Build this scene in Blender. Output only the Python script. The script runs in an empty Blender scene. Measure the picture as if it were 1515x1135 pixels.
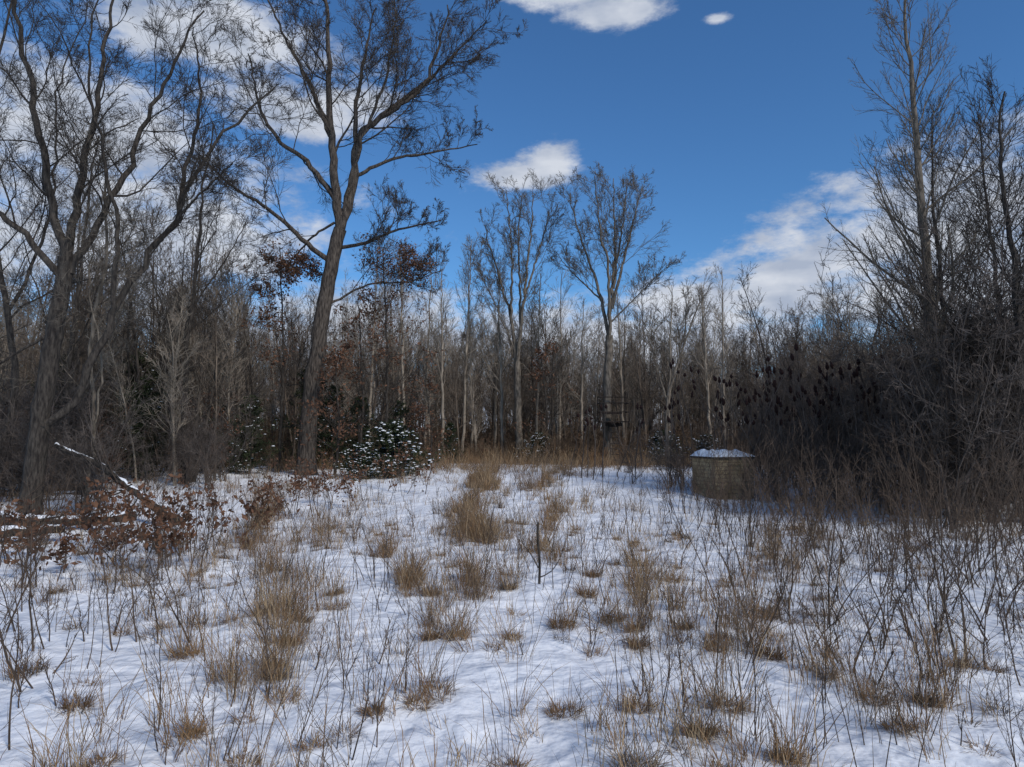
import bpy, math
import numpy as np
from mathutils import Vector

scene = bpy.context.scene
rng = np.random.default_rng(11)

# ------------------------------------------------------------------ helpers
def sstep(a, b, x):
    t = np.clip((np.asarray(x, float) - a) / (b - a), 0, 1)
    return t * t * (3 - 2 * t)

_tab = np.random.default_rng(3).random((256, 256))
def vnoise(x, y):
    x = np.asarray(x, float); y = np.asarray(y, float)
    xi = np.floor(x).astype(int); yi = np.floor(y).astype(int)
    fx = x - xi; fy = y - yi
    fx = fx * fx * (3 - 2 * fx); fy = fy * fy * (3 - 2 * fy)
    a = _tab[xi & 255, yi & 255]; b = _tab[(xi + 1) & 255, yi & 255]
    c = _tab[xi & 255, (yi + 1) & 255]; d = _tab[(xi + 1) & 255, (yi + 1) & 255]
    return (a * (1 - fx) + b * fx) * (1 - fy) + (c * (1 - fx) + d * fx) * fy

def ground_z(x, y):
    x = np.asarray(x, float); y = np.asarray(y, float)
    z = 0.55 * sstep(14, 38, y)
    z = z + 0.22 * sstep(0.45, 0.75, x / (np.abs(y) + 1)) * sstep(8, 16, y)
    z = z + 0.25 * (vnoise(x / 7 + 9, y / 7 + 4) - .5) * sstep(4, 12, y)
    near = 1 - 0.7 * sstep(20, 45, y)
    z = z + near * (0.12 * (vnoise(x / 1.1, y / 1.3) - .5)
                    + 0.07 * (vnoise(x / .42 + 30, y / .5 + 11) - .5)
                    + 0.030 * (vnoise(x / .19 + 70, y / .2 + 5) - .5))
    return z

class Geo:
    def __init__(s):
        s.v = []; s.f = []; s.m = []; s.n = 0
    def add(s, v, f, m=0):
        v = np.asarray(v, float).reshape(-1, 3); f = np.asarray(f).reshape(-1, 4)
        s.v.append(v); s.f.append(f + s.n)
        s.m.append(np.full(len(f), m) if np.isscalar(m) else np.asarray(m))
        s.n += len(v)
    def arrays(s):
        return np.concatenate(s.v), np.concatenate(s.f), np.concatenate(s.m)
    def stamp(s, arr, loc, rot, sc, moff=0):
        v, f, m = arr; c, q = math.cos(rot), math.sin(rot)
        w = v * sc; w = np.stack([w[:, 0] * c - w[:, 1] * q, w[:, 0] * q + w[:, 1] * c, w[:, 2]], 1) + np.array(loc)
        s.add(w, f, m + moff)
    def mesh(s, name, mats, smooth=True):
        v, f, m = s.arrays()
        me = bpy.data.meshes.new(name)
        me.vertices.add(len(v)); me.vertices.foreach_set("co", v.astype(np.float32).ravel())
        me.loops.add(len(f) * 4); me.loops.foreach_set("vertex_index", f.astype(np.int32).ravel())
        me.polygons.add(len(f))
        me.polygons.foreach_set("loop_start", np.arange(0, len(f) * 4, 4, dtype=np.int32))
        me.polygons.foreach_set("material_index", m.astype(np.int32))
        me.polygons.foreach_set("use_smooth", np.full(len(f), smooth))
        for mt in mats: me.materials.append(mt)
        me.update(calc_edges=True)
        return me

def obj(name, me, loc=(0, 0, 0), rotz=0, scale=1, parent=None):
    o = bpy.data.objects.new(name, me)
    o.location = loc; o.rotation_euler = (0, 0, rotz)
    o.scale = (scale, scale, scale) if np.isscalar(scale) else scale
    scene.collection.objects.link(o)
    if parent: o.parent = parent
    return o

def norm(a): return a / (np.linalg.norm(a, axis=-1, keepdims=True) + 1e-9)

def tubes(g, P, R, sides=3, mat=0):
    B, N, _ = P.shape
    T = norm(np.gradient(P, axis=1))
    mz = np.abs(T[:, :, 2]).mean(axis=1) > .75
    ref = np.where(mz[:, None], np.array([1., 0, 0]), np.array([0, 0, 1.]))[:, None, :]
    U = norm(np.cross(T, np.broadcast_to(ref, T.shape))); V = np.cross(T, U)
    a = np.arange(sides) / sides * 2 * np.pi
    ring = P[:, :, None] + R[:, :, None, None] * (np.cos(a)[None, None, :, None] * U[:, :, None] + np.sin(a)[None, None, :, None] * V[:, :, None])
    idx = np.arange(B * N * sides).reshape(B, N, sides)
    nx = np.roll(idx, -1, axis=2)
    f = np.stack([idx[:, :-1], nx[:, :-1], nx[:, 1:], idx[:, 1:]], axis=-1)
    g.add(ring, f, mat)

_rr = np.random.default_rng(999)
def ribbons(g, P, R, mat=0):
    B, N, _ = P.shape
    T = norm(P[:, -1] - P[:, 0]); W = norm(np.cross(T, _rr.normal(0, 1, (B, 3))))[:, None]
    q = W * (R * 1.3)[..., None]
    V = np.stack([P - q, P + q], 2); idx = np.arange(B * N * 2).reshape(B, N, 2)
    g.add(V, np.stack([idx[:, :-1, 0], idx[:, :-1, 1], idx[:, 1:, 1], idx[:, 1:, 0]], -1), mat)

def grow(S, D, L, R0, N, wig, trop, tend, r):
    B = len(S); P = np.zeros((B, N + 1, 3)); P[:, 0] = S; d = norm(D)
    for i in range(N):
        d = norm(d + r.normal(0, wig, (B, 3)) + np.array([0, 0, trop]))
        P[:, i + 1] = P[:, i] + d * (L / N)[:, None]
    t = np.linspace(0, 1, N + 1)
    return P, R0[:, None] * (1 - (1 - tend) * t)[None]

def spawn(P, R, L, K, t0, t1, ang, angj, lr, rr, r, fall=.6, rmin=.003):
    B, N, _ = P.shape
    t0 = np.broadcast_to(np.asarray(t0, float), (B,))
    u = (np.arange(K)[None] + r.random((B, K))) / K
    t = t0[:, None] + (t1 - t0)[:, None] * u
    x = t * (N - 1); i = np.clip(np.floor(x).astype(int), 0, N - 2); f = (x - i)[..., None]
    b = np.arange(B)[:, None]
    S = P[b, i] * (1 - f) + P[b, i + 1] * f
    T = norm(P[b, i + 1] - P[b, i])
    Rt = R[b, i] * (1 - f[..., 0]) + R[b, i + 1] * f[..., 0]
    q = r.normal(0, 1, (B, K, 3)); q = norm(q - (q * T).sum(-1, keepdims=True) * T)
    a = (ang + r.normal(0, angj, (B, K)))[..., None]
    D = T * np.cos(a) + q * np.sin(a)
    Lc = L[:, None] * lr * (1 - fall * u) * r.uniform(.55, 1.3, (B, K))
    Rc = np.maximum(Rt * rr * r.uniform(.6, 1.1, (B, K)), rmin)
    return S.reshape(-1, 3), D.reshape(-1, 3), Lc.ravel(), Rc.ravel()

def branch_levels(g, P, R, L, t0, levels, r, mat=0, tipout=None):
    for j, lv in enumerate(levels):
        S, D, Lc, Rc = spawn(P, R, L, lv['K'], t0, lv.get('t1', .98), lv['ang'], lv.get('aj', .2), lv['lr'], lv.get('rr', .55), r, lv.get('fall', .6), lv.get('rmin', .004))
        P, R = grow(S, D, Lc, Rc, lv['N'], lv.get('wig', .15), lv.get('trop', .05), lv.get('te', .35), r)
        L = Lc; t0 = lv.get('nt0', .15)
        if j == len(levels) - 1 and 's' not in lv: ribbons(g, P, R, mat)
        else: tubes(g, P, R, lv.get('s', 3), mat)
        if tipout is not None: tipout.append(P)

def resample(pts, N):
    pts = np.array(pts, float)
    q = np.vstack([2 * pts[0] - pts[1], pts, 2 * pts[-1] - pts[-2]])
    out = []
    for i in range(1, len(q) - 2):
        for t in np.linspace(0, 1, 8, endpoint=False):
            a, b, c, d = q[i - 1], q[i], q[i + 1], q[i + 2]
            out.append(.5 * (2 * b + (c - a) * t + (2 * a - 5 * b + 4 * c - d) * t * t + (3 * b - a - 3 * c + d) * t ** 3))
    out.append(pts[-1]); out = np.array(out)
    s = np.r_[0, np.cumsum(np.linalg.norm(np.diff(out, axis=0), axis=1))]
    u = np.linspace(0, s[-1], N)
    return np.stack([np.interp(u, s, out[:, k]) for k in range(3)], 1), s[-1]

def leaf_quads(g, C, size, r, mat):
    n = len(C); a = norm(r.normal(0, 1, (n, 3))); b = norm(np.cross(a, r.normal(0, 1, (n, 3))))
    s = size * r.uniform(.6, 1.3, (n, 1))
    v = np.stack([C - a * s, C + b * s * .5, C + a * s, C - b * s * .5], 1)
    g.add(v, np.arange(n * 4).reshape(n, 4), mat)

def hero(name, x, y, base, s, limbs, levels, mats, seed, leafy=None, thin=.8, cap=9.0, thr=.58):
    r = np.random.default_rng(seed); g = Geo(); allp = []; Ps = []; Rs = []; Ls = []; T0 = []
    for (pts, r0, r1, t0, drift) in limbs:
        q = [((a - base[0]) * s, 0., (base[1] - b) * s) for a, b in pts]
        P, Ln = resample(q, 24)
        t = np.linspace(0, 1, 24)
        y0 = 0.
        if allp:
            A = np.concatenate(allp); j = np.argmin((A[:, 0] - P[0, 0]) ** 2 + (A[:, 2] - P[0, 2]) ** 2)
            y0 = A[j, 1]
        P[:, 1] = y0 + drift * t
        jit = .085 if len(T0) else .04
        P[1:] += r.normal(0, jit * Ln / 24, (23, 3)) * np.array([1, 1, .3]) * 1.4
        rt = (r0 + (r1 - r0) * t) * (thin if len(T0) else 1)
        allp.append(P); Ps.append(P); Rs.append(rt); Ls.append(Ln); T0.append(t0)
    P = np.array(Ps); R = np.array(Rs); L = np.array(Ls)
    R[0, 0] *= 1.35; R[0, 1] *= 1.12
    tubes(g, P, R, 9)
    k = [i for i in range(len(T0)) if T0[i] < 1]
    tips = []
    branch_levels(g, P[k], R[k], np.minimum(L[k], cap), np.array(T0)[k], levels, r, 0, tips)
    if leafy:
        lo, hi, n, size, rad = leafy
        C = tips[-1][:, -1]; m = (C[:, 2] > lo) & (C[:, 2] < hi) & (np.hypot(C[:, 0], C[:, 1]) < rad)
        C = C[m]
        keep = vnoise(C[:, 0] * .9 + 40, C[:, 2] * .9 + 17) * .7 + .3 * vnoise(C[:, 0] * 3.1, C[:, 2] * 3.3) + .12 * r.normal(0, 1, len(C)) > thr
        C = C[keep]
        C = np.repeat(C, n, 0) + r.normal(0, .12, (len(C) * n, 3))
        leaf_quads(g, C, size, r, 1)
    me = g.mesh(name, mats)
    return obj(name, me, (x, y, float(ground_z(x, y)) - .12))

# ------------------------------------------------------------------ materials
def mat(name, c1, c2, scale=8, rough=.9, bump=.3, bscale=None, stretch=(1, 1, 1)):
    m = bpy.data.materials.new(name); m.use_nodes = True; nt = m.node_tree; N = nt.nodes; Lk = nt.links
    b = N['Principled BSDF']; b.inputs['Roughness'].default_value = rough
    b.inputs['Specular IOR Level'].default_value = .2
    tc = N.new('ShaderNodeTexCoord'); mp = N.new('ShaderNodeMapping'); mp.inputs['Scale'].default_value = stretch
    Lk.new(tc.outputs['Object'], mp.inputs[0])
    n = N.new('ShaderNodeTexNoise'); n.inputs['Scale'].default_value = scale; n.inputs['Detail'].default_value = 4 if bump > 0 else 2
    Lk.new(mp.outputs[0], n.inputs['Vector'])
    cr = N.new('ShaderNodeValToRGB'); cr.color_ramp.elements[0].position = .35; cr.color_ramp.elements[1].position = .68
    cr.color_ramp.elements[0].color = (*c1, 1); cr.color_ramp.elements[1].color = (*c2, 1)
    Lk.new(n.outputs['Fac'], cr.inputs[0])
    Lk.new(cr.outputs[0], b.inputs['Base Color'])
    if bump > 0:
        n2 = N.new('ShaderNodeTexNoise'); n2.inputs['Scale'].default_value = bscale or scale * 2; n2.inputs['Detail'].default_value = 5
        Lk.new(mp.outputs[0], n2.inputs['Vector'])
        bp = N.new('ShaderNodeBump'); bp.inputs['Strength'].default_value = bump; bp.inputs['Distance'].default_value = .05
        Lk.new(n2.outputs['Fac'], bp.inputs['Height']); Lk.new(bp.outputs[0], b.inputs['Normal'])
    return m

M_oak = mat('oak_bark', (.026, .021, .018), (.125, .102, .083), 6, bump=1, stretch=(2.5, 2.5, .5))
M_dark = mat('dark_bark', (.022, .018, .016), (.078, .066, .055), 7, bump=.9, stretch=(2.5, 2.5, .6))
M_grey = mat('grey_bark', (.07, .058, .046), (.21, .178, .142), 5, bump=.6, stretch=(2, 2, .6))  # on the centre trees this lighter tone stands in for sunlight
M_w1 = mat('woodland_bark_pale', (.14, .117, .092), (.34, .285, .225), 1.2, bump=0)  # pale trunks, with sunlight on the distant trees put into the lighter tone
M_w2 = mat('woodland_bark_brown', (.075, .058, .045), (.19, .148, .112), 1.2, bump=0)
M_w3 = mat('woodland_bark_dark', (.034, .028, .023), (.095, .078, .064), 1.2, bump=0)
M_brush = mat('brush_bark', (.042, .034, .029), (.135, .11, .095), 1.5, bump=0)
M_under = mat('undergrowth_stems', (.062, .042, .028), (.18, .125, .082), 1.5, bump=0)
M_leaf = mat('dead_oak_leaf', (.065, .032, .02), (.18, .093, .055), 3, bump=0)
M_cedar = mat('cedar_foliage', (.010, .016, .008), (.042, .052, .023), 3, bump=0)
M_snowbit = mat('snow_clump', (.7, .72, .76), (.82, .84, .87), 9, bump=.2)
M_g1 = mat('grass_straw', (.24, .165, .095), (.42, .31, .19), 2.5, bump=0)
M_g2 = mat('grass_rust', (.13, .075, .037), (.27, .165, .085), 2.5, bump=0)
M_g3 = mat('grass_grey', (.075, .056, .04), (.20, .15, .108), 2.5, bump=0)
M_weed = mat('weed_stem', (.045, .032, .024), (.12, .085, .062), 3, bump=0)
M_fruit = mat('sumac_fruit', (.012, .007, .006), (.036, .015, .013), 30, bump=.5)
M_metal = mat('rusty_dark_metal', (.015, .012, .01), (.05, .033, .026), 12, rough=.7, bump=.2)

# ground material
mg = bpy.data.materials.new('snow_ground'); mg.use_nodes = True; nt = mg.node_tree; N = nt.nodes; Lk = nt.links
b = N['Principled BSDF']; b.inputs['Roughness'].default_value = .75; b.inputs['Specular IOR Level'].default_value = .2
tc = N.new('ShaderNodeTexCoord')
def noise(sc, det=4, rough=.55):
    n = N.new('ShaderNodeTexNoise'); n.inputs['Scale'].default_value = sc; n.inputs['Detail'].default_value = det; n.inputs['Roughness'].default_value = rough
    Lk.new(tc.outputs['Object'], n.inputs['Vector']); return n
at = N.new('ShaderNodeAttribute'); at.attribute_name = 'litter'
nA = noise(1.3, 7, .7)
sub = N.new('ShaderNodeMath'); sub.operation = 'SUBTRACT'; Lk.new(nA.outputs['Fac'], sub.inputs[0]); sub.inputs[1].default_value = .5
mul = N.new('ShaderNodeMath'); mul.operation = 'MULTIPLY_ADD'; Lk.new(sub.outputs[0], mul.inputs[0]); mul.inputs[1].default_value = 2.6; Lk.new(at.outputs['Fac'], mul.inputs[2])
mr = N.new('ShaderNodeMapRange'); mr.inputs['From Min'].default_value = .45; mr.inputs['From Max'].default_value = .62
Lk.new(mul.outputs[0], mr.inputs['Value'])
nB = noise(14, 5)
lit = N.new('ShaderNodeValToRGB'); lit.color_ramp.elements[0].position = .3; lit.color_ramp.elements[1].position = .7
lit.color_ramp.elements[0].color = (.03, .02, .014, 1); lit.color_ramp.elements[1].color = (.13, .085, .052, 1)
Lk.new(nB.outputs['Fac'], lit.inputs[0])
nC = noise(.8, 3)
sn = N.new('ShaderNodeValToRGB'); sn.color_ramp.elements[0].color = (.77, .79, .82, 1); sn.color_ramp.elements[1].color = (.87, .88, .90, 1)
Lk.new(nC.outputs['Fac'], sn.inputs[0])
mx = N.new('ShaderNodeMix'); mx.data_type = 'RGBA'
Lk.new(mr.outputs[0], mx.inputs['Factor']); Lk.new(sn.outputs[0], mx.inputs[6]); Lk.new(lit.outputs[0], mx.inputs[7])
Lk.new(mx.outputs[2], b.inputs['Base Color'])
n1 = noise(3.2, 3, .45); n2 = noise(16, 3, .5)
ad = N.new('ShaderNodeMath'); ad.operation = 'MULTIPLY_ADD'; Lk.new(n2.outputs['Fac'], ad.inputs[0]); ad.inputs[1].default_value = .08; Lk.new(n1.outputs['Fac'], ad.inputs[2])
bp = N.new('ShaderNodeBump'); bp.inputs['Strength'].default_value = .8; bp.inputs['Distance'].default_value = .15
Lk.new(ad.outputs[0], bp.inputs['Height']); Lk.new(bp.outputs[0], b.inputs['Normal'])

# ------------------------------------------------------------------ ground
ys = np.unique(np.round(np.concatenate([-np.geomspace(1200, 3, 24), np.arange(-2, 3, .5), np.arange(3, 14, .065), np.arange(14, 30, .15), np.arange(30, 60, .5), np.geomspace(60, 1500, 26)]), 3))
xp = np.concatenate([np.arange(0, 9, .075), np.arange(9, 20, .2), np.arange(20, 60, 1.), np.geomspace(60, 1500, 20)])
xs = np.unique(np.concatenate([-xp, xp]))
X, Y = np.meshgrid(xs, ys)
Z = ground_z(X, Y)
g = Geo(); nx_, ny_ = len(xs), len(ys)
idx = np.arange(nx_ * ny_).reshape(ny_, nx_)
g.add(np.stack([X, Y, Z], -1), np.stack([idx[:-1, :-1], idx[:-1, 1:], idx[1:, 1:], idx[1:, :-1]], -1))
gm = g.mesh('ground', [mg])
lit_a = np.maximum(sstep(34, 43, Y + 2 * (vnoise(X / 3, Y / 3) - .5) * 4), .8 * sstep(.52, .66, np.abs(X) / (np.abs(Y) + .1)) * sstep(19, 26, Y))
lit_a = np.maximum(lit_a, sstep(3, 40, -Y) * .3) * .95
lit_a = np.maximum(lit_a, sstep(44, 52, Y))
a = gm.attributes.new('litter', 'FLOAT', 'POINT'); a.data.foreach_set('value', lit_a.astype(np.float32).ravel())
obj('ground', gm)

# ------------------------------------------------------------------ grass
tufts = []
def T(x, y, h, n, sp, rad, m): tufts.append((x, y, h, n, sp, rad, m))
spots = [(-2.62,10.3),(-2.34,6.9),(-2.04,6.3),(-3.3,9),(-1.18,6.06),(-.84,6.2),(-.68,6.4),(-3.0,5.16),(-1.95,5.16),(-3.25,4.95),(-3.76,6.1),(-4.83,7),(-3.47,7.5),(-2.53,5.6),(-1.17,10.1),(-.94,8.1),(-.62,8.1),(-.07,10.5),(0,8.2),(.59,8.7),(1.08,10.1),(1.34,11.5),(.22,17.3),(1.03,18),(2.54,11),(2.2,7.6),(1.38,7.8),(2.77,7.5),(3.25,8.8),(3.0,6.7),(1.82,6.06),(1.08,6.1),(.44,6.06),(3.07,5.6),(3.64,6.2),(3.2,6.2),(1.46,5.5),(2.0,5.16),(.86,5.0),(0,5.16),(2.35,7.9),(2.05,8.3),(-2.45,7.3),(-2.6,8.1),(-2.7,8.9),(-2.4,9.6),(1.5,8.4),(1.3,8.9)]
for (x, y) in spots:
    T(x, y, rng.uniform(.12, .24), int(rng.integers(180, 330)), 1.1, rng.uniform(.06, .12), rng.choice([1, 1, 2]))
    T(x + rng.normal(0, .06), y + rng.normal(0, .1), rng.uniform(.35, .85), int(rng.integers(20, 50)), .25, .13, rng.choice([0, 1, 1]))
    for k in range(rng.integers(1, 4)):
        T(x + rng.normal(0, .2), y + rng.normal(0, .3), rng.uniform(.25, .9), int(rng.integers(8, 32)), .3, .09, rng.choice([0, 1, 2]))
def streak(x0, dx, y0, y1, sd, nn, off):
    c = 0
    while c < nn:
        y = rng.uniform(y0, y1); x = x0 + dx * y + .35 * math.sin(y * .55 + off) + rng.normal(0, sd * (.5 + y / 22))
        if vnoise(x / .7 + off * 7, y / 1.5 + off) < .45: continue
        c += 1
        T(x, y, rng.uniform(.2, .85), int(rng.integers(10, 44)), .28, .10, rng.choice([0, 1, 1, 2]))
streak(-.55, -.02, 9.5, 34, .20, 260, 1)
streak(.0, -.36, 6.5, 26, .26, 125, 2)
streak(.0, .055, 12, 36, .22, 100, 3)
streak(-.2, -.12, 6, 14, .2, 50, 4)
streak(.3, .2, 5.5, 14, .3, 40, 5)
streak(.3, .36, 5.5, 16, .35, 45, 6)
cnt = 0
while cnt < 1100:
    y = 3.6 + 14 * rng.random() ** .75; x = rng.uniform(-.85, .85) * (y + 1)
    if vnoise(x / .8 + 5, y / 1.1) < .46 + .1 * rng.random(): continue
    cnt += 1
    k = rng.random()
    if k < .28: T(x, y, rng.uniform(.10, .22), int(rng.integers(40, 120)), 1.0, .07, rng.choice([1, 1, 2]))
    elif k < .88: T(x, y, rng.uniform(.3, 1.0), int(rng.integers(2, 12)), .35, .12, rng.choice([0, 0, 1, 2]))
    else: T(x, y, rng.uniform(.3, .65), 26, .4, .12, rng.choice([0, 1, 2]))
cnt = 0
while cnt < 1900:
    y = 13 + 29 * rng.random() ** .8; x = rng.uniform(-.8, .8) * y
    if vnoise(x / 1.6 + 5, y / 2.2 + 50) < .46 + .25 * rng.random() * (1 - .6 * sstep(28, 38, y)): continue
    cnt += 1
    T(x, y, rng.uniform(.2, .75), int(rng.integers(4, 22)), .4, .14, rng.choice([0, 1, 1, 2]))
for i in range(1100):
    y = rng.uniform(34, 47); x = rng.uniform(-.35, .42) * y
    T(x, y, rng.uniform(.5, 1.3), 16, .3, .3, rng.choice([0, 1, 1, 2]))
tf = np.array(tufts); n = tf[:, 3].astype(int)
E = np.repeat(tf, n, 0); B = len(E)
th = rng.uniform(0, 2 * np.pi, B); rr = E[:, 5] * np.sqrt(rng.random(B)) * 1.2
bx = E[:, 0] + rr * np.cos(th); by = E[:, 1] + rr * np.sin(th)
H = E[:, 2] * rng.uniform(.35, 1.3, B)
sp = E[:, 4] * np.abs(rng.normal(0, .8, B)) ; th2 = th + rng.normal(0, .9, B)
lean = np.repeat(rng.normal(0, .18, (len(tf), 2)), n, 0)
d = norm(np.stack([np.cos(th2) * sp + lean[:, 0], np.sin(th2) * sp + lean[:, 1], np.ones(B)], -1))
bend = norm(np.stack([np.cos(th2), np.sin(th2), -.4 * np.ones(B)], -1)) * (rng.uniform(0, .45, B) * (.4 + E[:, 4]))[:, None]
NS = 4; P = np.zeros((B, NS + 1, 3)); P[:, 0] = np.stack([bx, by, ground_z(bx, by) - .03], -1)
for i in range(NS):
    d = norm(d + bend * (i > 0) + rng.normal(0, .09, (B, 3))); P[:, i + 1] = P[:, i] + d * (H / NS)[:, None]
wd = (.0022 + .0013 * rng.random(B)) * (1 + .04 * np.maximum(E[:, 1] - 8, 0))
fa = rng.uniform(0, np.pi, B); W = np.stack([np.cos(fa), np.sin(fa), np.zeros(B)], -1)
tw = np.array([1, .95, .8, .9, .15])
vL = P - W[:, None] * (wd[:, None] * tw)[..., None]; vR = P + W[:, None] * (wd[:, None] * tw)[..., None]
V = np.stack([vL, vR], 2)
idx = np.arange(B * (NS + 1) * 2).reshape(B, NS + 1, 2)
F = np.stack([idx[:, :-1, 0], idx[:, :-1, 1], idx[:, 1:, 1], idx[:, 1:, 0]], -1)
mm = E[:, 6].astype(int); sw = rng.random(B) < .25; mm = np.where(sw, rng.integers(0, 3, B), mm)
g = Geo(); g.add(V, F, np.repeat(mm, NS))
obj('dry_grass', g.mesh('dry_grass', [M_g1, M_g2, M_g3]))

# ------------------------------------------------------------------ weeds
def stems(xy, h, tilt, r0, rad, N=5, wig=.08, te=.35, trop=.03):
    B = len(xy); S = np.c_[xy, ground_z(xy[:, 0], xy[:, 1]) - .05]
    D = np.c_[rad.normal(0, tilt, (B, 2)), np.ones(B)]
    P, R = grow(S, D, h, r0, N, wig, trop, te, rad); return P, R, h
g = Geo(); r = np.random.default_rng(21)
y = 3.6 + 32 * r.random(2000) ** 1.3; x = r.uniform(-.85, .85, 2000) * (y + .5)
k = vnoise(x / 2 + 60, y / 2 + 2) > .42; xy = np.c_[x, y][k]
P, R, L = stems(xy, r.uniform(.3, 1.2, len(xy)), .17, r.uniform(.0028, .0055, len(xy)) * (1 + .03 * xy[:, 1]), r)
tubes(g, P, R, 4)
branch_levels(g, P, R, L, .35, [dict(K=7, ang=.6, lr=.35, rr=.7, N=3, rmin=.0018, trop=.12), dict(K=4, ang=.7, lr=.4, rr=.7, N=2, rmin=.0014)], r)
obj('dry_weeds', g.mesh('dry_weeds', [M_weed]))

def leafy_seedlings(name, pts, h, seed, nleaf=2, size=.045, K=8):
    g = Geo(); r = np.random.default_rng(seed); xy = np.array(pts); B = len(xy)
    cx, cy = xy.mean(0)
    P, R, L = stems(xy, h * r.uniform(.6, 1.2, B), .25, r.uniform(.008, .015, B), r, wig=.12)
    P = P - np.array([cx, cy, 0]); tubes(g, P, R, 5); tips = []
    branch_levels(g, P, R, L, .25, [dict(K=K, ang=.9, lr=.5, N=4, rmin=.004), dict(K=6, ang=.8, lr=.5, N=3, rmin=.0025)], r, 0, tips)
    C = tips[-1][:, -1]; C = C[r.random(len(C)) < .6]
    C = np.repeat(C, nleaf, 0) + r.normal(0, .05, (len(C) * nleaf, 3)); leaf_quads(g, C, size, r, 1)
    obj(name, g.mesh(name, [M_weed, M_leaf]), (cx, cy, 0))
r = np.random.default_rng(5)
for i, (cx, cy, sd, nn, hh) in enumerate([(-7.0, 13.8, .7, 11, 1.4), (-6.0, 12.6, .5, 8, 1.2), (-8.6, 14.6, .6, 8, 1.2), (-6.6, 22, 1.1, 9, 1.6), (-7.2, 12, .6, 6, 1.0), (-5.2, 20, .8, 6, 1.5), (-9.0, 12.8, .8, 6, 1.0), (-4.6, 25, .9, 7, 1.6), (-5.6, 15.5, .5, 6, 1.3)]):
    leafy_seedlings('oak_seedling', np.c_[r.normal(cx, sd, nn), r.normal(cy, sd, nn)], hh, 40 + i, size=.06)

g = Geo(); P, Ln = resample([(0, 0, -.1), (.01, 0, .35), (-.02, 0, .72), (-.015, 0, .95)], 8)
tubes(g, P[None], np.linspace(.022, .017, 8)[None], 7)
P2, _ = resample([(-.01, 0, .25), (-.12, .02, .45), (-.25, 0, .62), (-.33, .05, .85)], 8); tubes(g, P2[None], np.linspace(.01, .004, 8)[None], 5)
P2, _ = resample([(.0, 0, .1), (.2, .02, .2), (.35, 0, .45), (.42, .05, .7)], 8); tubes(g, P2[None], np.linspace(.01, .004, 8)[None], 5)
obj('broken_sapling', g.mesh('broken_sapling', [M_dark]), (.42, 10.8, float(ground_z(.42, 10.8))))

# ------------------------------------------------------------------ hero trees
LV_BIG = [dict(K=12, ang=.75, lr=.52, rr=.38, N=8, wig=.18, trop=.06, s=5, rmin=.016, fall=.5),
          dict(K=9, ang=.7, lr=.5, rr=.5, N=6, wig=.18, trop=.05, s=3, rmin=.011),
          dict(K=8, ang=.6, lr=.58, rr=.6, N=4, wig=.17, trop=.05, rmin=.0085),
          dict(K=6, ang=.55, lr=.72, rr=.7, N=3, wig=.16, trop=.04, rmin=.0062)]
oak = [
 ([(455, 695), (458, 600), (470, 480), (485, 380), (497, 320)], .43, .31, 2, .2),
 ([(497, 322), (487, 230), (480, 120), (478, 20), (470, -90)], .30, .05, .25, -1.0),
 ([(497, 325), (515, 240), (520, 170), (560, 130), (610, 85), (640, 20), (655, -60)], .27, .04, .3, 1.2),
 ([(516, 200), (512, 110), (520, 30), (530, -70)], .17, .04, .2, 1.6),
 ([(490, 275), (440, 210), (390, 170), (355, 100), (335, 20)], .18, .04, .25, 1.5),
 ([(485, 372), (450, 345), (400, 300), (350, 270), (300, 222)], .17, .03, .25, -1.8),
 ([(495, 350), (540, 345), (590, 330), (655, 322)], .12, .03, .2, -1.5),
 ([(517, 235), (570, 200), (620, 185), (700, 158)], .12, .03, .2, 2.0),
 ([(482, 180), (450, 100), (420, 40), (385, -40)], .14, .03, .2, -1.8),
 ([(475, 440), (540, 402), (600, 395), (650, 372)], .08, .02, .2, 1.4),
 ([(545, 140), (590, 120), (650, 70), (720, 10)], .13, .03, .2, -1.6),
 ([(488, 310), (450, 330), (400, 372), (350, 380)], .08, .02, .2, 1.5),
 ([(500, 300), (530, 200), (575, 90), (590, -20)], .14, .03, .3, -2.2)]
hero('oak_tree', -9.6, 32, (455, 695), .0317, oak, LV_BIG, [M_oak, M_leaf], 1, leafy=(4.0, 10.8, 2, .065, 6.0), thr=.58)

left = [
 ([(50, 785), (62, 600), (76, 470), (85, 385)], .27, .19, 2, .1),
 ([(85, 388), (62, 290), (45, 180), (20, 60), (0, -80)], .15, .04, .15, -.8),
 ([(85, 390), (95, 250), (105, 120), (110, -60)], .15, .04, .15, .8),
 ([(90, 410), (140, 270), (165, 170), (200, 60), (235, -60)], .13, .03, .2, 1.5),
 ([(80, 420), (20, 345), (-70, 280), (-150, 200)], .12, .03, .2, -1),
 ([(68, 500), (20, 545), (-30, 600)], .05, .02, .3, -1),
 ([(62, 640), (105, 600), (140, 480), (175, 400), (225, 320), (255, 230), (300, 150), (365, 80)], .15, .03, .45, 1.4),
 ([(225, 320), (232, 220), (240, 100), (215, -40)], .09, .02, .15, 1.0),
 ([(140, 480), (160, 380), (150, 250), (130, 120), (160, 0)], .09, .02, .2, -1.5),
 ([(200, 360), (270, 300), (340, 250)], .06, .02, .2, -1)]
LV_MED = [dict(K=12, ang=.7, lr=.52, rr=.38, N=7, wig=.19, trop=.06, s=4, rmin=.010, fall=.4),
          dict(K=9, ang=.65, lr=.5, rr=.5, N=5, wig=.18, trop=.05, rmin=.007),
          dict(K=7, ang=.6, lr=.58, rr=.6, N=4, wig=.16, trop=.04, rmin=.005),
          dict(K=5, ang=.55, lr=.72, rr=.7, N=3, wig=.16, trop=.04, rmin=.0038)]
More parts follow.
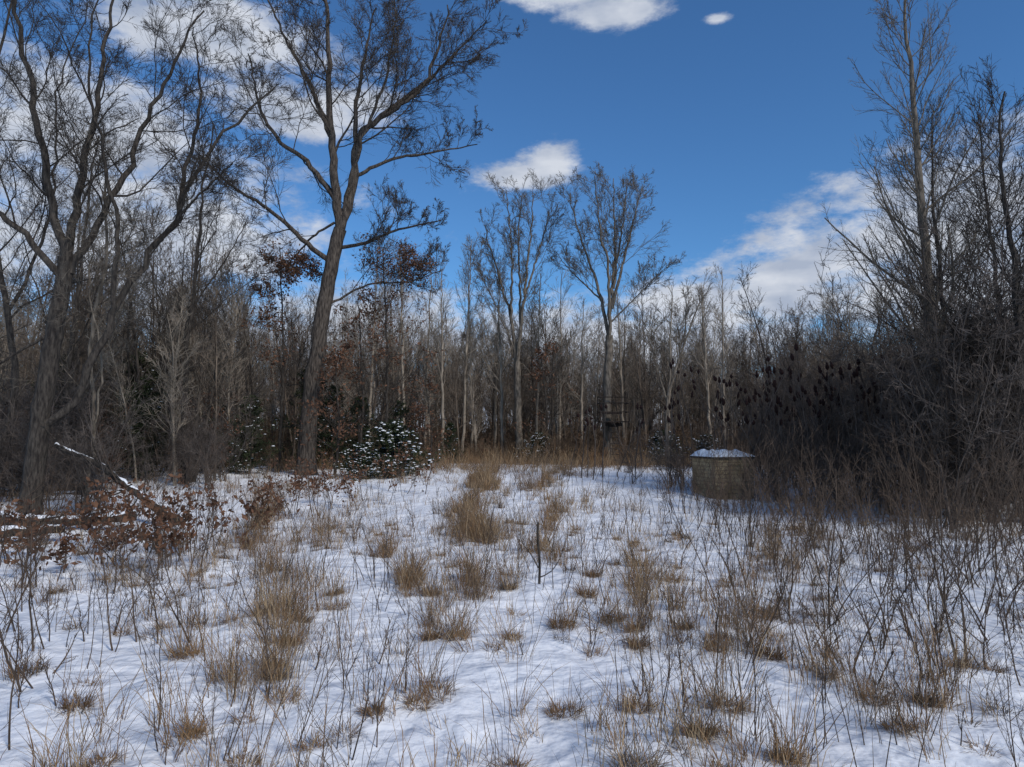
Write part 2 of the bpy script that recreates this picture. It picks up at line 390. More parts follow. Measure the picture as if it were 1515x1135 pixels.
hero('bare_tree', -12.6, 18, (50, 785), .0178, left, LV_MED, [M_dark, M_leaf], 2, thin=.8, cap=6)
left2 = [
 ([(110, 770), (118, 650), (105, 520), (120, 380), (110, 250)], .07, .03, .3, .3),
 ([(118, 650), (135, 540), (120, 430), (150, 300)], .04, .02, .3, -1)]
hero('bare_tree', -12.1, 19.5, (110, 770), .0195, left2, LV_MED, [M_grey, M_leaf], 3, cap=6)
left3 = [([(40, 790), (60, 600), (20, 400), (-10, 200), (20, 0)], .12, .03, .3, .3),
         ([(50, 640), (0, 540), (-60, 400)], .07, .02, .2, -1), ([(45, 500), (90, 350), (80, 150), (110, 0)], .07, .02, .2, 1)]
hero('bare_tree', -16.2, 21.5, (40, 790), .0215, left3, LV_MED, [M_dark, M_leaf], 4, cap=7)
left4 = [([(275, 720), (272, 560), (280, 420), (288, 250), (300, 170)], .12, .03, .3, .3),
         ([(275, 560), (240, 450), (215, 330)], .06, .02, .2, -1), ([(280, 450), (320, 370), (345, 300)], .05, .02, .2, 1)]
hero('bare_tree', -13.4, 28, (275, 720), .0277, left4, LV_MED, [M_dark, M_leaf], 6, cap=7)
hero('bare_tree', -17.6, 27, (275, 720), .026, left4, LV_MED, [M_dark, M_leaf], 26, cap=7)

LV_UP = [dict(K=12, ang=.5, aj=.25, lr=.55, rr=.36, N=7, wig=.12, trop=.07, s=3, rmin=.014, fall=.35),
         dict(K=9, ang=.6, aj=.25, lr=.48, rr=.5, N=5, wig=.15, trop=.05, rmin=.010),
         dict(K=7, ang=.6, aj=.25, lr=.55, rr=.6, N=3, wig=.16, trop=.05, rmin=.007),
         dict(K=5, ang=.55, aj=.25, lr=.7, rr=.7, N=2, wig=.16, trop=.05, rmin=.0055)]
c1 = [([(768, 690), (766, 600), (765, 540)], .25, .2, 2, 0),
      ([(765, 545), (755, 470), (735, 400), (718, 340), (714, 320)], .16, .03, .3, .8),
      ([(765, 545), (775, 450), (785, 350), (788, 290)], .17, .03, .3, -.8),
      ([(757, 480), (757, 380), (750, 300), (748, 285)], .12, .03, .2, -.6),
      ([(770, 500), (768, 400), (768, 330), (770, 285)], .12, .03, .2, .9),
      ([(778, 440), (796, 380), (810, 330), (812, 310)], .10, .03, .2, .6),
      ([(760, 520), (725, 440), (705, 400)], .07, .02, .3, -.8)]
hero('bare_tree', .45, 42, (768, 690), .0416, c1, LV_UP, [M_grey, M_leaf], 7, cap=5.5, thin=.75)
c2 = [([(898, 695), (897, 600), (902, 500)], .28, .22, 2, 0),
      ([(902, 505), (885, 420), (862, 350), (850, 300), (846, 275)], .16, .03, .3, .9),
      ([(902, 500), (900, 400), (885, 330), (880, 265)], .15, .03, .25, -.9),
      ([(903, 480), (912, 380), (912, 300), (912, 258)], .15, .03, .25, .4),
      ([(906, 460), (928, 375), (943, 310), (952, 275)], .13, .03, .25, -.5),
      ([(908, 430), (922, 350), (932, 290), (934, 262)], .10, .03, .2, 1.2),
      ([(895, 450), (845, 395), (825, 365)], .08, .02, .2, 1),
      ([(905, 480), (950, 435), (975, 410)], .07, .02, .3, -1)]
hero('bare_tree', 5.6, 40, (898, 695), .0396, c2, LV_UP, [M_grey, M_leaf], 8, cap=5.5, thin=.75)
c3 = [([(985, 700), (985, 600), (1010, 520), (1032, 460), (1036, 440)], .11, .03, .3, 0),
      ([(985, 600), (965, 520), (960, 490)], .07, .02, .3, .7), ([(1010, 520), (1012, 470), (1010, 440)], .06, .02, .3, -.7)]
hero('bare_tree', 8.2, 36, (985, 700), .0356, c3, LV_UP[:2] + [LV_UP[3]], [M_grey, M_leaf], 9, cap=5)
LV_SL = [dict(K=24, ang=.55, lr=.24, rr=.36, N=5, wig=.14, trop=.10, rmin=.011, fall=.5), dict(K=7, ang=.55, lr=.5, rr=.6, N=4, rmin=.008), dict(K=5, ang=.55, lr=.55, rr=.7, N=2, rmin=.0065)]
for i, (x, y, h, lx) in enumerate([(-3.1, 43, 14.2, .5), (-2.6, 45, 13.5, -.4), (-5.6, 44, 13, .3), (-1.2, 46, 13, .4), (-6.6, 42, 13.5, -.5), (3.2, 46, 13, .2), (9.8, 43, 11.5, .5), (11.6, 40, 10.8, -.3), (-4.2, 41.5, 12, -.2), (-7.4, 44, 14, .3), (1.6, 44.5, 12.5, .3), (-.6, 43, 11.5, -.3), (7.2, 44, 12, -.3), (13, 42, 12, .2), (4.4, 43.5, 10.5, .2), (-9, 43, 14.5, .4)]):
    u = h / 10
    hero('slender_tree', x, y, (0, 0), 1, [([(0, 0), (lx * .2, -3 * u), (lx * .5, -6 * u), (lx, -10 * u)], .11, .02, .35, .3)], LV_SL, [M_w1, M_leaf], 60 + i, cap=14)

LV_POP = [dict(K=58, ang=.85, aj=.12, lr=.48, rr=.32, N=8, wig=.08, trop=.11, s=4, rmin=.0095, fall=.65),
          dict(K=12, ang=.55, lr=.40, rr=.5, N=5, wig=.12, trop=.07, rmin=.0068),
          dict(K=9, ang=.6, lr=.5, rr=.6, N=3, wig=.13, trop=.05, rmin=.0045)]
rt = [([(1390, 765), (1386, 600), (1382, 400), (1375, 200), (1368, 20), (1365, -60)], .22, .025, .22, .1)]
hero('poplar_tree', 12.5, 20, (1390, 765), .0198, rt, LV_POP, [M_grey, M_leaf], 10)
rt2 = [([(1395, 740), (1405, 600), (1402, 450), (1395, 300), (1400, 150)], .12, .02, .3, .1)]
hero('poplar_tree', 13.6, 21.5, (1395, 740), .0213, rt2, LV_POP, [M_dark, M_leaf], 12)
rt3 = [([(1510, 790), (1508, 600), (1512, 400), (1500, 250), (1510, 130)], .14, .02, .25, .1),
       ([(1508, 650), (1450, 560), (1400, 500)], .06, .02, .3, -.6)]
hero('bare_tree', 12.7, 17, (1510, 790), .0168, rt3, LV_POP, [M_dark, M_leaf], 13)
hero('poplar_tree', 17.6, 24, (1500, 740), .0238, [([(1500, 740), (1490, 500), (1480, 300), (1475, 180)], .13, .02, .25, .1)], LV_POP, [M_dark, M_leaf], 14)

LV_Y = [dict(K=26, ang=1.15, lr=.36, rr=.4, N=6, wig=.14, trop=.02, s=3, rmin=.01, fall=.6),
        dict(K=8, ang=.8, lr=.45, rr=.55, N=4, rmin=.006), dict(K=5, ang=.8, lr=.5, rr=.6, N=3, rmin=.004)]
for (nx, ny, px, top, r0, lo, seed, thr) in [(-6.3, 33.5, 560, 350, .09, 1.0, 15, .42), (-11.6, 34, 410, 350, .09, 3.5, 16, .46), (1.9, 41, 805, 520, .08, 1, 17, .46), (-8.0, 31, 520, 500, .07, .8, 18, .42), (-4.4, 36, 640, 560, .06, .4, 19, .44), (-7.6, 34, 590, 430, .08, .5, 20, .42), (-13.2, 31, 330, 560, .06, .5, 23, .46), (-17, 29, 250, 590, .06, .5, 24, .46)]:
    s_ = ny / 1010
    hero('young_oak_tree', nx, ny, (px, 690), s_, [([(px, 690), (px + 5, 690 - (690 - top) * .4), (px, 690 - (690 - top) * .75), (px - 5, top)], r0, .02, .2, 0)], LV_Y, [M_dark, M_leaf], seed, leafy=(lo, 20, 2, .08, 9), thr=thr)

# ------------------------------------------------------------------ woodland
def wood_tree(i):
    r = np.random.default_rng(100 + i); g = Geo(); h = 12.
    B = 1 if i % 3 else 2
    S = np.zeros((B, 3)); S[:, 0] = r.normal(0, .15, B); D = np.c_[r.normal(0, .05, (B, 2)), np.ones(B)]
    L = np.full(B, h) * r.uniform(.85, 1.1, B)
    P, R = grow(S, D, L, np.full(B, .085) * r.uniform(.7, 1.6), 12, .045, .02, .15, r)
    tubes(g, P, R, 5)
    K = 28 // B + 4
    branch_levels(g, P, R, L, .25, [dict(K=K, ang=.58, aj=.25, lr=.26, rr=.4, N=5, wig=.14, trop=.10, rmin=.0125, fall=.5),
                                   dict(K=7, ang=.55, lr=.5, rr=.6, N=3, trop=.06, rmin=.0105), dict(K=5, ang=.55, lr=.55, rr=.7, N=2, rmin=.0085)], r)
    return g.arrays()
WT = [wood_tree(i) for i in range(9)]
def shrub(i, h=4., nst=9, tilt=.28, rm=.006, K1=9, K2=6, K3=4, leaf=0, r0=(.014, .032)):
    r = np.random.default_rng(200 + i); g = Geo()
    S = np.c_[r.normal(0, .25, (nst, 2)), np.full(nst, -.1)]; D = np.c_[r.normal(0, tilt, (nst, 2)), np.ones(nst)]
    L = h * r.uniform(.55, 1.1, nst)
    P, R = grow(S, D, L, r.uniform(*r0, nst), 9, .10, .01, .25, r)
    tubes(g, P, R, 4); tips = []
    branch_levels(g, P, R, L, .15, [dict(K=K1, ang=.75, lr=.36, rr=.5, N=5, wig=.17, trop=.05, rmin=rm * 1.2),
                                    dict(K=K2, ang=.75, lr=.48, rr=.6, N=3, wig=.18, rmin=rm), dict(K=K3, ang=.7, lr=.6, rr=.7, N=2, rmin=rm * .8)], r, 0, tips)
    if leaf:
        C = tips[-1][:, -1]; C = C[vnoise(C[:, 0] * 1.5 + 9, C[:, 2] * 1.5) > .6]
        C = np.repeat(C, leaf, 0) + r.normal(0, .08, (len(C) * leaf, 3)); leaf_quads(g, C, .06, r, 1)
    return g.arrays()
SH = [shrub(i, leaf=(1 if i == 0 else 0)) for i in range(4)]
SHT = [shrub(10 + i, h=6.5, nst=8, tilt=.22, rm=.0065, K1=11, K2=6, K3=5, r0=(.018, .042)) for i in range(5)]
SHF = [shrub(20 + i, rm=.015, nst=7, K1=7, K2=5, K3=3, leaf=(1 if i == 0 else 0)) for i in range(4)]
SHM = [M_brush, M_leaf]
TILE = 10.0; WM = [M_w1, M_w2, M_w3, M_under, M_leaf]
tiles = []
for i in range(7):
    r = np.random.default_rng(600 + i); g = Geo()
    for k in range(14):
        px, py = r.uniform(-4.6, 4.6, 2); s = r.uniform(.55, 1.12)
        g.stamp(WT[r.integers(9)], (px, py, -.2), r.uniform(0, 6.28), s, int(r.choice([0, 0, 1, 1, 2])))
    for k in range(15):
        px, py = r.uniform(-4.8, 4.8, 2); s = r.uniform(.4, 1.1)
        g.stamp(SHF[r.integers(4)], (px, py, -.1), r.uniform(0, 6.28), s, 3)
    tiles.append(g.mesh('grove_mesh_%d' % i, WM))
woods = bpy.data.objects.new('woodland', None); scene.collection.objects.link(woods)
r = np.random.default_rng(77)
for iy in range(0, 9):
    for ix in range(-11, 12):
        cx = ix * TILE + (5 if iy % 2 else 0); cy = 30 + iy * TILE
        if abs(cx) > .9 * (cy + 8) + 4: continue
        if cy < 36 and not (cx < -19 or cx > 24): continue
        if 36 <= cy < 46 and not (cx < -16 or cx > 19): continue
        cy2 = cy + 2 if cy < 46 else cy - 2
        side = 1.10 if cx < -.22 * cy else (.99 if cx < 2 else .88)
        s = side * r.uniform(.95, 1.08) * (1 + .005 * max(0, cy - 50))
        obj('grove', tiles[r.integers(7)], (cx + r.uniform(-.6, .6), cy2, .5), int(r.integers(4)) * math.pi / 2 + r.uniform(-.05, .05), (float(r.choice([-1, 1])), 1.0, s), woods)
g = Geo()
for k in range(58):
    if k < 20: x, y = r.uniform(-21, -11.5), r.uniform(27, 42)
    elif k < 38: x, y = r.uniform(-14, 17), r.uniform(42, 46)
    else: x, y = r.uniform(12.5, 26), r.uniform(32, 44)
    g.stamp(WT[r.integers(9)], (x, y, float(ground_z(x, y)) - .15), r.uniform(0, 6.28), r.uniform(.55, 1.0) * (1.0 if x < 0 else .85), int(r.choice([0, 1, 1, 2])))
for k in range(120):
    x = r.uniform(-15, 17); y = r.uniform(38.5, 44); g.stamp(SHF[r.integers(4)], (x, y, float(ground_z(x, y))), r.uniform(0, 6.28), r.uniform(.22, .65), 3)
for (x, y, s) in [(5.0, 37.6, .38), (6.8, 37.8, .42), (4.4, 38.2, .55), (7.4, 38.4, .55)]:
    g.stamp(SHF[r.integers(4)], (x, y, float(ground_z(x, y))), r.uniform(0, 6.28), s, 3)
obj('woodland_edge_growth', g.mesh('woodland_edge_growth', WM))

g = Geo(); r = np.random.default_rng(88); k = 0
while k < 95:
    y = r.uniform(16, 34); x = y * r.uniform(.35, .85)
    if 5.8 < x < 9.2 and y < 25.6: continue
    if y < 21 and x < .48 * y: continue
    if x < 10 and y < 23: continue
    k += 1; s = r.uniform(.55, 1.3) * (.72 + .28 * float(sstep(.34, .42, x / y)))
    g.stamp(SHT[r.integers(5)], (x, y, float(ground_z(x, y))), r.uniform(0, 6.28), s)
for (x, y, s) in [(9.0, 23.2, .45), (9.4, 22.3, .42), (8.7, 22.6, .34), (6.1, 24.8, .33), (5.9, 25.6, .4), (8.2, 22.2, .24), (6.6, 22.0, .2), (10.0, 21.0, .42), (9.0, 20.4, .3), (6.2, 23.0, .2), (7.5, 26, .5), (8.8, 26, .6), (4.8, 27, .4), (6.4, 27, .5), (7.4, 21.6, .2), (8.1, 20.6, .26), (7.0, 20.6, .2), (10.5, 19, .35), (11.5, 18, .35), (9.8, 18.6, .25), (8.4, 19.0, .22)]:
    g.stamp(SHT[r.integers(5)], (x, y, float(ground_z(x, y))), r.uniform(0, 6.28), s)
obj('shrub_thicket', g.mesh('shrub_thicket', SHM))
g = Geo(); k = 0
while k < 75:
    y = r.uniform(18, 36); x = -y * r.uniform(.40, .9)
    if y < 24 and x > -.6 * y: continue
    k += 1; s = r.uniform(.35, .95)
    g.stamp((SHT + SH)[r.integers(9)], (x, y, float(ground_z(x, y))), r.uniform(0, 6.28), s)
obj('shrub_thicket', g.mesh('shrub_thicket', SHM))

g = Geo(); r = np.random.default_rng(31); pts = []
while len(pts) < 830:
    y = r.uniform(6.5, 27); x = y * r.uniform(.12, .85)
    lim = .23 + .018 * max(0, 17 - y)
    if x / y < lim + r.normal(0, .06): continue
    pts.append((x, y))
while len(pts) < 920:
    y = r.uniform(6, 22); x = -y * r.uniform(.42, .85); pts.append((x, y))
while len(pts) < 960:
    y = r.uniform(6, 22); x = y * r.uniform(-.4, .3); pts.append((x, y))
xy = np.array(pts); hh = r.uniform(.7, 2.8, len(xy)) * (.5 + .5 * sstep(7, 16, xy[:, 1])) * np.where(np.abs(xy[:, 0]) / xy[:, 1] < .25, .5, 1)
P, R, L = stems(xy, hh, .26, r.uniform(.0055, .0125, len(xy)), r, N=8, wig=.10, te=.3)
tubes(g, P, R, 5)
branch_levels(g, P, R, L, .25, [dict(K=8, ang=.6, lr=.40, rr=.55, N=4, wig=.14, trop=.06, rmin=.0034), dict(K=5, ang=.6, lr=.45, rr=.7, N=3, rmin=.0024)], r)
obj('sapling_stand', g.mesh('sapling_stand', [M_weed]))

for i, (x, y, h) in enumerate([(-3.9, 5.3, 1.9), (-4.6, 6.6, 2.2), (-5.2, 7.6, 1.8), (-3.6, 4.7, 1.2), (4.6, 7.2, 2.2), (4.4, 6.0, 1.7), (3.9, 8.6, 2.0), (5.6, 9.0, 2.3), (-6.1, 8.4, 2.0)]):
    g = Geo(); r = np.random.default_rng(300 + i)
    P, R, L = stems(np.array([[0., 0.], [.1, .05]]), np.array([h, h * .7]), .25, np.array([.011, .008]), r, N=9, wig=.08)
    tubes(g, P, R, 6)
    branch_levels(g, P, R, L, .3, [dict(K=9, ang=.65, lr=.42, rr=.6, N=5, trop=.04, rmin=.0032), dict(K=5, ang=.6, lr=.5, rr=.6, N=3, rmin=.002, s=3)], r)
    obj('bare_sapling', g.mesh('bare_sapling', [M_weed]), (x, y, float(ground_z(x, y) - ground_z(0, 0))))

# ------------------------------------------------------------------ sumac
for i, (cx, cy, sx, nst, h) in enumerate([(5.0, 29, 1.3, 9, 3.6), (8.0, 27, 1.2, 12, 4.4), (10.2, 23.5, 1.1, 14, 4.7), (9.6, 26, 1.4, 14, 4.6), (11.6, 21.5, .9, 14, 4.2), (11.0, 22.8, 1.4, 14, 4.9), (12.6, 22, 1.2, 10, 4.8)]):
    g = Geo(); r = np.random.default_rng(400 + i)
    S = np.c_[r.normal(0, sx, nst), r.normal(0, .7, nst), np.full(nst, -.1)]; D = np.c_[r.normal(0, .12, (nst, 2)), np.ones(nst)]
    L = h * r.uniform(.65, 1.1, nst); P, R = grow(S, D, L, r.uniform(.018, .03, nst), 8, .08, .02, .5, r); tubes(g, P, R, 5)
    S2, D2, L2, R2 = spawn(P, R, L, 3, .55, .92, .55, .15, .22, .7, r, rmin=.011)
    P2, R2 = grow(S2, D2, L2, R2, 5, .08, .15, .7, r); tubes(g, P2, R2, 4)
    tip = np.concatenate([P[:, -1], P2[:, -1]]); td = norm(np.concatenate([P[:, -1] - P[:, -2], P2[:, -1] - P2[:, -2]]) + np.array([0, 0, .1]))
    kk = r.random(len(tip)) < .75; tip = tip[kk]; td = td[kk]; n_ = len(tip)
    t = np.linspace(0, 1, 8); ln = r.uniform(.15, .32, n_)
    FP = tip[:, None] + td[:, None] * (ln[:, None] * t)[..., None]
    FR = np.array([.012, .045, .056, .06, .05, .04, .026, .006]) * r.uniform(.75, 1.3, (n_, 8))
    tubes(g, FP, FR, 7, 1)
    obj('sumac_shrub', g.mesh('sumac_shrub', [M_brush, M_fruit]), (cx, cy, float(ground_z(cx, cy))))

# ------------------------------------------------------------------ cedars
def cedar_mesh(i, h, w, snow, dens=3):
    r = np.random.default_rng(500 + i); g = Geo()
    P, R = grow(np.zeros((1, 3)), np.array([[0, 0, 1.]]), np.array([h]), np.array([.06]), 8, .03, 0, .2, r); tubes(g, P, R, 6)
    K = 85; t = r.random(K) ** 1.15; S = np.c_[np.zeros((K, 2)), t * h]
    az = r.uniform(0, 6.28, K); ln = w * (1 - t) ** .75 * r.uniform(.4, 1.4, K) + .12
    D = np.c_[np.cos(az), np.sin(az), r.uniform(-.05, .6, K)]
    P, R = grow(S, D, ln, np.full(K, .012), 6, .1, .05, .3, r); tubes(g, P, R, 4)
    S2, D2, L2, R2 = spawn(P, R, ln, 12, .15, 1., .8, .2, .35, .6, r)
    P2, R2 = grow(S2, D2, L2, R2, 3, .15, .03, .4, r); tubes(g, P2, R2, 3, 1)
    C = P2[:, 1:].reshape(-1, 3); C = np.repeat(C, dens, 0) + r.normal(0, .04, (len(C) * dens, 3)); leaf_quads(g, C, .045, r, 1)
    C = P2[:, 2]; rad = np.hypot(C[:, 0], C[:, 1]); k = (r.random(len(C)) < snow) & (rad > .3 * w * (1 - C[:, 2] / h) ** .75)
    C = C[k] + np.array([0, 0, .035]); n = len(C); s = r.uniform(.02, .06, n)
    ring = []
    for z_, q in [(-.012, 1), (.02, .75), (.035, .2)]:
        for a_ in np.arange(5) / 5 * 6.283: ring.append((math.cos(a_) * q, math.sin(a_) * q, z_ / .05))
    ring = np.array(ring); V = C[:, None] + ring[None] * np.stack([s * 1.5, s * 1.2, s * .7], -1)[:, None]
    idx = np.arange(n * 15).reshape(n, 3, 5); nx = np.roll(idx, -1, 2)
    g.add(V, np.stack([idx[:, :-1], nx[:, :-1], nx[:, 1:], idx[:, 1:]], -1), 2)
    return g.mesh('cedar_mesh_%d' % i, [M_brush, M_cedar, M_snowbit])
CE = [cedar_mesh(0, 4, 1.6, .08), cedar_mesh(1, 2.0, 1.3, .55, 4), cedar_mesh(2, 5, 2.0, .03)]
for (x, y, m, s) in [(-7.9, 35.5, 0, .95), (-5.5, 31.5, 1, 1.3), (-6.8, 30.6, 1, .8), (-9.4, 36, 0, 1.1), (-12.6, 33, 0, .95), (-17.5, 32, 2, 1.15), (-14.6, 33.5, 0, .95), (-15.6, 29, 2, .75), (1.6, 41, 1, .9), (-11, 37, 2, 1.1), (-20, 30, 2, 1.05), (8.6, 39, 1, 1.0), (10.5, 37, 1, .9), (-22, 34, 2, 1.2), (-16.5, 30.5, 2, .9), (-6.2, 37.5, 0, .9), (-3.6, 40, 0, .6)]:
    obj('cedar_tree', CE[m], (x, y, float(ground_z(x, y)) - .1), rng.uniform(0, 6), s)

# ------------------------------------------------------------------ fallen logs
def log(name, pts, r0, r1, seed, nbr=5):
    r = np.random.default_rng(seed); g = Geo(); P, Ln = resample(pts, 26)
    o = P[0].copy(); P = P - o; P[1:] += r.normal(0, .015, (25, 3)); R = np.linspace(r0, r1, 26) * r.uniform(.88, 1.12, 26)
    tubes(g, P[None], R[None], 10)
    sz = R * (.42 + .55 * vnoise(np.arange(26) * .45 + seed * 5, np.full(26, 2.)))
    Ps = P + np.array([0, 0, 1]) * R[:, None] * .6; tubes(g, Ps[None, 1:], sz[None, 1:], 8, 1)
    branch_levels(g, P[None], R[None], np.array([Ln]), .3, [dict(K=nbr, ang=.9, lr=.4, rr=.4, N=6, rmin=.01), dict(K=5, ang=.7, lr=.45, N=4, rmin=.006), dict(K=4, ang=.7, lr=.5, N=3, rmin=.004)], r)
    obj(name, g.mesh(name, [M_dark, M_snowbit]), o)
G = lambda x, y, dz: (x, y, float(ground_z(x, y)) + dz)
log('fallen_log', [G(-13.5, 16.5, .35), G(-11.5, 16.3, .2), G(-10.2, 16.6, .25), G(-9.2, 16.9, .35)], .15, .1, 1)
log('fallen_log', [G(-13.5, 15, .05), G(-11.6, 14.6, .15), G(-9.9, 15.3, .3)], .16, .09, 2)
log('fallen_log', [G(-8.6, 18.0, .02), G(-9.9, 18.2, .8), G(-11.0, 18.3, 1.4), G(-12.2, 18.3, 1.95)], .12, .06, 3, 8)

# ------------------------------------------------------------------ small block shed
M_block = bpy.data.materials.new('shed_blocks'); M_block.use_nodes = True
nt = M_block.node_tree; bs = nt.nodes['Principled BSDF']; bs.inputs['Roughness'].default_value = .9
br = nt.nodes.new('ShaderNodeTexBrick'); br.inputs['Scale'].default_value = 1; br.inputs['Brick Width'].default_value = .26; br.inputs['Row Height'].default_value = .13
br.inputs['Mortar Size'].default_value = .010; br.inputs['Color1'].default_value = (.32, .235, .125, 1); br.inputs['Color2'].default_value = (.46, .36, .21, 1); br.inputs['Mortar'].default_value = (.20, .145, .09, 1)
tcn = nt.nodes.new('ShaderNodeTexCoord'); sx = nt.nodes.new('ShaderNodeSeparateXYZ'); cx_ = nt.nodes.new('ShaderNodeCombineXYZ'); ad_ = nt.nodes.new('ShaderNodeMath')
nt.links.new(tcn.outputs['Object'], sx.inputs[0]); nt.links.new(sx.outputs[0], ad_.inputs[0]); nt.links.new(sx.outputs[1], ad_.inputs[1])
nt.links.new(ad_.outputs[0], cx_.inputs[0]); nt.links.new(sx.outputs[2], cx_.inputs[1]); nt.links.new(cx_.outputs[0], br.inputs['Vector'])
nn_ = nt.nodes.new('ShaderNodeTexNoise'); nn_.inputs['Scale'].default_value = 2.2; nn_.inputs['Detail'].default_value = 6; nn_.inputs['Roughness'].default_value = .7
crr = nt.nodes.new('ShaderNodeValToRGB'); crr.color_ramp.elements[0].position = .36; crr.color_ramp.elements[1].position = .62; crr.color_ramp.elements[0].color = (.42, .37, .30, 1); crr.color_ramp.elements[1].color = (1, 1, 1, 1)
nt.links.new(tcn.outputs['Object'], nn_.inputs['Vector'])
nt.links.new(nn_.outputs['Fac'], crr.inputs[0])
mxx = nt.nodes.new('ShaderNodeMix'); mxx.data_type = 'RGBA'; mxx.blend_type = 'MULTIPLY'; mxx.inputs['Factor'].default_value = .85
nt.links.new(br.outputs[0], mxx.inputs[6]); nt.links.new(crr.outputs[0], mxx.inputs[7]); nt.links.new(mxx.outputs[2], bs.inputs['Base Color'])
bpp = nt.nodes.new('ShaderNodeBump'); bpp.inputs['Distance'].default_value = .02; bpp.invert = True; nt.links.new(br.outputs['Fac'], bpp.inputs['Height']); nt.links.new(bpp.outputs[0], bs.inputs['Normal'])

def box(g, c, d, m=0):
    c = np.array(c); d = np.array(d) / 2
    v = np.array([[sx, sy, sz] for sz in (-1, 1) for sy in (-1, 1) for sx in (-1, 1)], float) * d
    g.add(v + c, [[0, 2, 3, 1], [4, 5, 7, 6], [0, 1, 5, 4], [2, 6, 7, 3], [0, 4, 6, 2], [1, 3, 7, 5]], m)
shed = bpy.data.objects.new('small_block_shed', None); shed.location = (7.35, 24, float(ground_z(7.35, 24)) - .12); shed.rotation_euler = (0, 0, .3); shed.scale = (.9, .9, 1); scene.collection.objects.link(shed)
g = Geo()
box(g, (0, .72, .72), (1.7, .12, 1.44)); box(g, (-.79, 0, .72), (.12, 1.32, 1.44)); box(g, (.79, 0, .72), (.12, 1.32, 1.44))
box(g, (-.57, -.72, .72), (.56, .12, 1.44)); box(g, (.57, -.72, .72), (.56, .12, 1.44)); box(g, (0, -.72, .45), (.578, .114, .9)); box(g, (0, -.72, 1.34), (.578, .114, .2))
obj('walls', g.mesh('walls', [M_block], False), parent=shed)
g = Geo(); box(g, (0, 0, 1.475), (1.84, 1.7, .07)); obj('roof', g.mesh('roof', [M_dark], False), parent=shed)
g = Geo(); box(g, (0, -.70, 1.07), (.6, .03, .4)); obj('window_panel', g.mesh('window_panel', [M_block], False), parent=shed)
g = Geo(); nn = 24; u = np.linspace(-1, 1, nn); U, V_ = np.meshgrid(u, u)
hz = 1.50 + .19 * (1 - np.abs(U) ** 8) * (1 - np.abs(V_) ** 8) * (.35 + 1.1 * vnoise(U * 3 + 9, V_ * 3 + 3))
idx = np.arange(nn * nn).reshape(nn, nn); g.add(np.stack([U * .94, V_ * .87, hz], -1), np.stack([idx[:-1, :-1], idx[:-1, 1:], idx[1:, 1:], idx[1:, :-1]], -1))
obj('snow_cap', g.mesh('snow_cap', [M_snowbit]), parent=shed)

# ------------------------------------------------------------------ ladder tree stand
st = bpy.data.objects.new('ladder_tree_stand', None); st.location = (5.75, 39.3, float(ground_z(5.7, 39.3))); scene.collection.objects.link(st)
def rods(name, segs, rad):
    g = Geo()
    for a_, b_ in segs:
        P = np.linspace(a_, b_, 2)[None]; tubes(g, P.astype(float), np.full((1, 2), rad), 6)
    obj(name, g.mesh(name, [M_metal]), parent=st)
pz = 2.5
rods('ladder', [((-.25, -1.4, 0), (-.25, -.3, pz)), ((.25, -1.4, 0), (.25, -.3, pz))] + [((-.25, -1.4 + 1.1 * k / 8, pz * k / 8), (.25, -1.4 + 1.1 * k / 8, pz * k / 8)) for k in range(1, 8)], .03)
W_ = .8
rods('shooting_rail', [((sx * W_, sy, pz), (sx * W_, sy, pz + 1.0)) for sx in (-1, 1) for sy in (-1.1, .2)] + [((-W_, -1.1, pz + h), (W_, -1.1, pz + h)) for h in (.5, 1.0)] + [((sx * W_, -1.1, pz + h), (sx * W_, .2, pz + h)) for sx in (-1, 1) for h in (.5, 1.0)] + [((-W_, .2, pz + 1.4), (W_, .2, pz + 1.4)), ((-W_, .2, pz + 1.0), (-W_, .2, pz + 1.4)), ((W_, .2, pz + 1.0), (W_, .2, pz + 1.4))], .032)
g = Geo(); box(g, (0, -.45, pz - .04), (1.65, 1.3, .06)); box(g, (0, -.05, pz + .45), (1.1, .4, .08)); box(g, (0, -.45, pz - .2), (1.0, .06, .2)); obj('platform_and_seat', g.mesh('platform_and_seat', [M_metal], False), parent=st)

# ------------------------------------------------------------------ world
EL, AZ = 38, 140
w = bpy.data.worlds.new("World"); scene.world = w; w.use_nodes = True; nt = w.node_tree; N = nt.nodes; Lk = nt.links
bg = N['Background']; bg.inputs['Strength'].default_value = .11
sky = N.new('ShaderNodeTexSky'); sky.sky_type = 'NISHITA'; sky.sun_disc = False
sky.sun_elevation = math.radians(EL); sky.sun_rotation = math.radians(AZ); sky.air_density = 1.0; sky.dust_density = .3; sky.ozone_density = 2.0
tint = N.new('ShaderNodeVectorMath'); tint.operation = 'MULTIPLY'; tint.inputs[1].default_value = (.47, .82, 1.14)
Lk.new(sky.outputs[0], tint.inputs[0])
tc = N.new('ShaderNodeTexCoord'); sp_ = N.new('ShaderNodeSeparateXYZ'); Lk.new(tc.outputs['Generated'], sp_.inputs[0])
def math_(op, a_, b_=None, c_=None):
    m = N.new('ShaderNodeMath'); m.operation = op
    for i, q in enumerate((a_, b_, c_)):
        if q is None: continue
        if isinstance(q, (int, float)): m.inputs[i].default_value = q
        else: Lk.new(q, m.inputs[i])
    return m.outputs[0]
az = math_('MULTIPLY', math_('ARCTAN2', sp_.outputs[0], sp_.outputs[1]), 57.2958)
el = math_('MULTIPLY', math_('ARCSINE', sp_.outputs[2]), 57.2958)
ae = N.new('ShaderNodeCombineXYZ'); Lk.new(az, ae.inputs[0]); Lk.new(el, ae.inputs[1])
